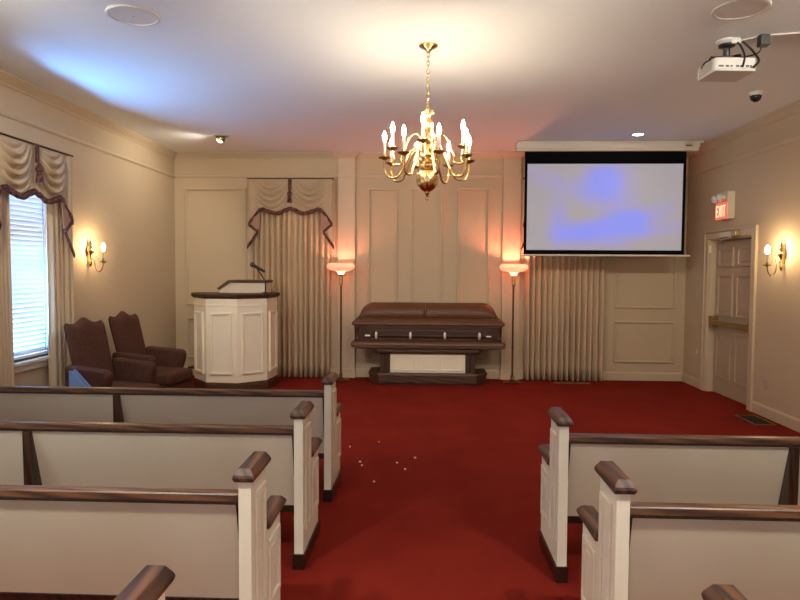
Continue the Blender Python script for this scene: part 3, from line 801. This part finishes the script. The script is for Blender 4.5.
MB().lathe([(0,0),(.032,0),(.036,.02),(.03,.03),(0,.028)], 18, (-.10,.135,-.21), Matrix.Rotation(-PI/2, 3, 'X')).build('lens', M['domeg'], pb, smooth=40)
b = MB()
for i in range(6): b.box(-.158,-.153,-.09,.09,-.245+.012*i,-.239+.012*i)
b.build('side_vent', M['grille'], pb)
MB().tube(smooth_path([(-.16,.05,-.19),(-.14,.02,-.150),(-.07,-.02,-.140)], 5), .008).build('safety_strap', M['black'], pb)
def cable(pts, r, label):
    o = MB().tube(smooth_path(pts, 7), r, 8).build('cable', M['black'], smooth=60); return tag(o, label, 'cable', 'projector cables')
cable([(2.255,4.80,3.300),(2.275,4.775,3.26),(2.285,4.73,3.17),(2.265,4.712,3.09)], .007, 'black cable falling from the ceiling box straight down to the projector rear')
cable([(2.300,4.80,3.300),(2.36,4.78,3.23),(2.385,4.73,3.14),(2.34,4.708,3.085)], .008, 'black cable sweeping in a curve to the right of the projector rear')
cable([(2.41,4.745,3.245),(2.39,4.76,3.20),(2.33,4.86,3.205),(2.265,4.87,3.195)], .005, 'thin black cable looping from the black power box to the projector')
t = MB().box(2.22,2.285,4.79,4.85,3.285,H-.001).build('ceiling_junction_box', M['projw'], bevel=.006); tag(t, 'small white junction box on the ceiling above the projector', 'box')
t = MB().box(2.375,2.445,4.69,4.75,3.235,3.315).build('power_box', M['black'], bevel=.006); tag(t, 'black power box under the ceiling conduit right of the projector', 'box')
t = MB().tube([(2.285,4.815,3.312),(2.36,4.76,3.312),(2.40,4.725,3.316),(2.9,4.64,3.316),(3.70,4.50,3.316)], .008, 8).build('conduit', M['condm'], smooth=60); tag(t, 'white surface conduit running along the ceiling to the right wall', 'conduit')
t = thing('dome_camera', (3.13, 6.24, H), 'small security dome camera on the ceiling near the right wall', 'camera')
MB().lathe([(0,-.001),(.062,-.001),(.062,-.028),(.056,-.036),(0,-.037)], 24).build('housing', M['projw'], t, smooth=40)
MB().lathe([(.052,-.036),(.050,-.055),(.040,-.075),(.022,-.09),(0,-.095)], 24).build('dome', M['domeg'], t, smooth=180)
def speaker(x, y, label):
    t = thing('ceiling_speaker', (x, y, H), label, 'speaker', 'round ceiling speakers')
    MB().lathe([(.172,-.001),(.175,-.006),(.170,-.012),(.155,-.014),(.150,-.009),(.150,-.001)], 40).build('rim', M['projw'], t, smooth=40)
    g = MB().lathe([(0,-.002),(.152,-.002),(.152,-.008),(.0,-.010)], 40).build('grille', M['ceilgrille'], t, smooth=40)
    MB().lathe([(0,-.009),(.006,-.0095),(.005,-.014),(0,-.015)], 10).build('screw', M['grille'], g)
M['ceilgrille'] = mat('speaker_grille', (.68,.68,.67), .7)
speaker(-1.99, 4.27, 'round white ceiling speaker at the top left')
speaker(2.03, 4.27, 'round white ceiling speaker at the top right above the projector')
LCOL = (1,.91,.75)
def downlight(x, y, label, power, group='recessed ceiling lights', eye=False, aim=None, col=None, soft=.05):
    t = thing('recessed_light', (x, y, H), label, 'ceiling light', group)
    MB().lathe([(.095,-.001),(.098,-.005),(.092,-.010),(.070,-.014),(.066,-.010),(.066,-.001)], 28).build('trim_ring', M['projw'], t, smooth=40)
    if eye:
        q = Matrix.Rotation(R(26), 3, 'Y')
        MB().lathe([(0,.0),(.05,.0),(.062,-.02),(.058,-.045),(.045,-.055),(.042,-.045),(0,-.044)], 20, (0,0,-.012), q).build('eyeball', M['brassd'], t, smooth=40)
        MB().lathe([(0,-.046),(.040,-.046),(.038,-.058),(.026,-.072),(.012,-.078),(0,-.079)], 18, (0,0,-.012), q).build('lens', M['dlight'], t, smooth=60)
    else:
        MB().lathe([(0,-.004),(.066,-.004),(.066,-.009),(0,-.012)], 20).build('lens', M['dlight'], t)
    ld = bpy.data.lights.new('recessed_lamp', 'SPOT'); ld.energy = power; ld.color = col or LCOL; ld.spot_size = R(120); ld.spot_blend = .8; ld.shadow_soft_size = soft
    lo = bpy.data.objects.new('recessed_lamp', ld); COL.objects.link(lo); lo.parent = t; lo.location = (0,0,-.075 if eye else -.03)
    if eye: lo.rotation_euler = (0, R(50), 0); ld.spot_size = R(150); lo.location = (-.06,0,-.10)
    if aim:
        lo.rotation_euler = (Vector(aim)-Vector((x,y,H-.03))).to_track_quat('-Z','Y').to_euler(); ld.shadow_soft_size = .10; ld.spot_size = R(110); ld.spot_blend = 1
    return t
downlight(-2.65, 8.12, 'small eyeball ceiling light near the left back corner, aimed at the wall', 19, eye=True)
downlight(2.63, 8.08, 'small round recessed ceiling light above the projection screen', 3)
for x in (-2.7, -.9, .9, 2.7):  # unseen lights added to brighten the back wall
    downlight(x, 3.2, 'added ceiling light, out of the picture, brightening the back wall', {-2.7:150,-.9:92,.9:92,2.7:105}[x], 'added aimed ceiling lights', aim=(x*.95, 9.3, 1.35))
for x in (-1.9, 1.9):  # unseen lights added as fill for the pews and near room
    for y in (-1.8, 1.0):
        downlight(x, y, 'added round ceiling light over the unseen rear of the room', DOWN, col=(1,.95,.81), soft=.18)

# ------------------------------------------------------------------ exit sign
t = thing('exit_sign', (XR, 8.11, 2.27), 'red EXIT sign with twin emergency lamps on the right wall above the door', 'exit sign')
hb = MB().box(-.088,0,-.155,.155,0,.335).build('housing', M['exitbox'], t, bevel=.005)
fc = MB().box(-.096,-.088,-.15,.15,.0,.20).build('sign_face', M['exitred'], t, bevel=.002)
lt = MB()
def stroke(y0, z0, y1, z1, w=.017):   # letters read from the room: left = +y
    d = Vector((0, y1-y0, z1-z0)).normalized(); n = Vector((0, -d.z, d.y))*w/2
    a = Vector((0,y0,z0)); c = Vector((0,y1,z1))
    vs = [a+n, a-n, c-n, c+n]
    lt.add([(-.099,v.y,v.z) for v in vs] + [(-.095,v.y,v.z) for v in vs], [(0,1,2,3),(7,6,5,4),(0,4,5,1),(1,5,6,2),(2,6,7,3),(3,7,4,0)])
z0, z1 = .03, .17
stroke(.12,z0,.12,z1); stroke(.12,z1-.008,.07,z1-.008); stroke(.12,.10,.08,.10); stroke(.12,z0+.008,.07,z0+.008)
stroke(.055,z0,-.0,z1); stroke(.0,z0,.055,z1)
stroke(-.028,z0,-.028,z1)
stroke(-.055,z1-.008,-.115,z1-.008); stroke(-.085,z0,-.085,z1)
lt.build('lettering', M['exitlet'], fc)
for y in (-.075,.085):
    q = Matrix.Rotation(R(-100), 3, 'Y') @ Matrix.Rotation(R(12 if y > 0 else -10), 3, 'X')
    l = MB().lathe([(0,-.0),(.025,.0),(.03,.02),(.048,.05),(.052,.075),(.046,.08),(0,.078)], 18, (-.085,y,.265), q).build('lamp_head', M['whitemetal'], t, smooth=40)
    MB().lathe([(0,.079),(.042,.079),(.036,.088),(0,.092)], 16, (-.085,y,.265), q).build('lens', M['silver'], l, smooth=60)
# ------------------------------------------------------------------ wall plates, vents, scraps
def plate(x, y, z, w, h, m, name, label, cat, holes):
    t = thing(name, (x, y, z), label, cat)
    s = -1
    f = MB().box(-.007, 0, -w/2, w/2, -h/2, h/2).build('faceplate', M[m], t, bevel=.002)
    b = MB()
    for dz in holes: b.box(-.011,-.006,-.014,.014,dz-.016,dz+.016)
    b.build('socket' if cat == 'outlet' else 'toggle', M['grille' if m == 'plate' else 'plate'], t, bevel=.003)
plate(XR, 7.13, .365, .075, .118, 'plate', 'wall_outlet', 'tan wall outlet low on the right wall beside the door casing', 'outlet', (-.022,.022))
plate(XR, 9.02, 1.30, .075, .118, 'plate', 'light_switch', 'tan light switch on the right wall near the back corner', 'switch', (0,))
plate(XR, 8.93, .50, .05, .05, 'platew', 'wall_outlet', 'small white plate low on the right wall between the back corner and the door', 'outlet', (0,))  # small white plate of unclear use, built with the outlet parts
def vent(x0, x1, y0, y1, label):
    t = thing('floor_vent', ((x0+x1)/2, (y0+y1)/2, 0), label, 'vent', 'metal floor vents')
    a, c = (x1-x0)/2, (y1-y0)/2
    b = MB().box(-a,a,-c,-c+.02,.001,.009).box(-a,a,c-.02,c,.001,.009).box(-a,-a+.02,-c+.02,c-.02,.001,.009).box(a-.02,a,-c+.02,c-.02,.001,.009)
    b.build('frame', M['brassd'], t, bevel=.002)
    b = MB().box(-a+.02,a-.02,-c+.02,c-.02,.0005,.002)
    n = 9
    for i in range(n):
        if a < c: y = -c+.02+(2*c-.04)*(i+.5)/n; b.box(-a+.02,a-.02,y-.006,y+.006,.002,.007)
        else: x = -a+.02+(2*a-.04)*(i+.5)/n; b.box(x-.006,x+.006,-c+.02,c-.02,.002,.007)
    b.build('grate', M['vent'], t)
vent(3.47, 3.70, 6.72, 7.17, 'dark metal floor vent in the red carpet near the right wall sconce')
vent(1.85, 2.35, 9.02, 9.14, 'dark metal floor vent on the carpet under the curtain below the screen')
for i, (x, y, r) in enumerate(((-.385,4.719,.011),(-.681,5.65,.010),(-.543,5.21,.010),(-.43,5.833,.007),(-.232,5.201,.010),(-.159,5.034,.010),(-.084,5.35,.011),(-.517,5.117,.008))):
    b = MB(); n = 8
    rr = [r*random.uniform(.7,1.15) for _ in range(n)]
    b.frustum([(rr[k]*math.cos(2*PI*k/n), rr[k]*math.sin(2*PI*k/n)) for k in range(n)], 0, [(rr[k]*.7*math.cos(2*PI*k/n+.3), rr[k]*.7*math.sin(2*PI*k/n+.3)) for k in range(n)], r*.8)
    o = b.build('paper_scrap', M['paper']); o.location = (x, y, .0005)
    tag(o, 'tiny white paper scrap lying on the red carpet in the aisle', 'scrap', 'white scraps scattered on the aisle carpet')

# ------------------------------------------------------------------ daylight
w = bpy.data.worlds.new('world'); SC.world = w; w.use_nodes = True
bg = w.node_tree.nodes['Background']; bg.inputs['Color'].default_value = (*SKY, 1); bg.inputs['Strength'].default_value = SKY_E
def area(name, loc, target, sx, sy, energy, col):
    l = bpy.data.lights.new(name, 'AREA'); l.shape = 'RECTANGLE'; l.size = sx; l.size_y = sy; l.energy = energy; l.color = col
    o = bpy.data.objects.new(name, l); COL.objects.link(o); o.location = loc
    o.rotation_euler = (Vector(target)-Vector(loc)).to_track_quat('-Z','Y').to_euler(); return o
# added area light outside the left window, for daylight thrown up to the ceiling
area('daylight_bounce_fill', (-3.985, 5.40, .78), (-3.32, 5.55, 3.3), 1.5, .13, 265, (.15,.44,1.0))

# added area light outside the left window, standing in for sky on the blind
area('daylight_sky_fill', (-4.25, 5.85, 1.75), (-3.0, 5.85, 1.62), 1.2, 2.0, 34, (.86,.90,1.0))

# ------------------------------------------------------------------ camera
cam = bpy.data.cameras.new('camera'); co = bpy.data.objects.new('camera', cam); COL.objects.link(co)
fw = Vector((-0.04111989, 0.99796834, -0.04866571)); rt = Vector((0.99912431, 0.04144673, 0.00572559)); up = Vector((-0.007731, 0.04838766, 0.99879871))
m3 = Matrix((rt, up, -fw)).transposed()
co.matrix_world = Matrix.Translation((0,0,1.62)) @ m3.to_4x4()
cam.sensor_width = 36; cam.lens = 630.5713*36/800; cam.clip_start = .05
SC.camera = co
vs = SC.view_settings
SC.display_settings.display_device = 'sRGB'
vs.view_transform = 'Standard'; vs.look = 'None'; vs.exposure = EXPOSURE; vs.gamma = 1; vs.use_curve_mapping = False
SC.cycles.use_denoising = True; SC.cycles.max_bounces = 8; SC.cycles.diffuse_bounces = 5
SC.cycles.sample_clamp_indirect = 6; SC.cycles.caustics_reflective = False; SC.cycles.caustics_refractive = False
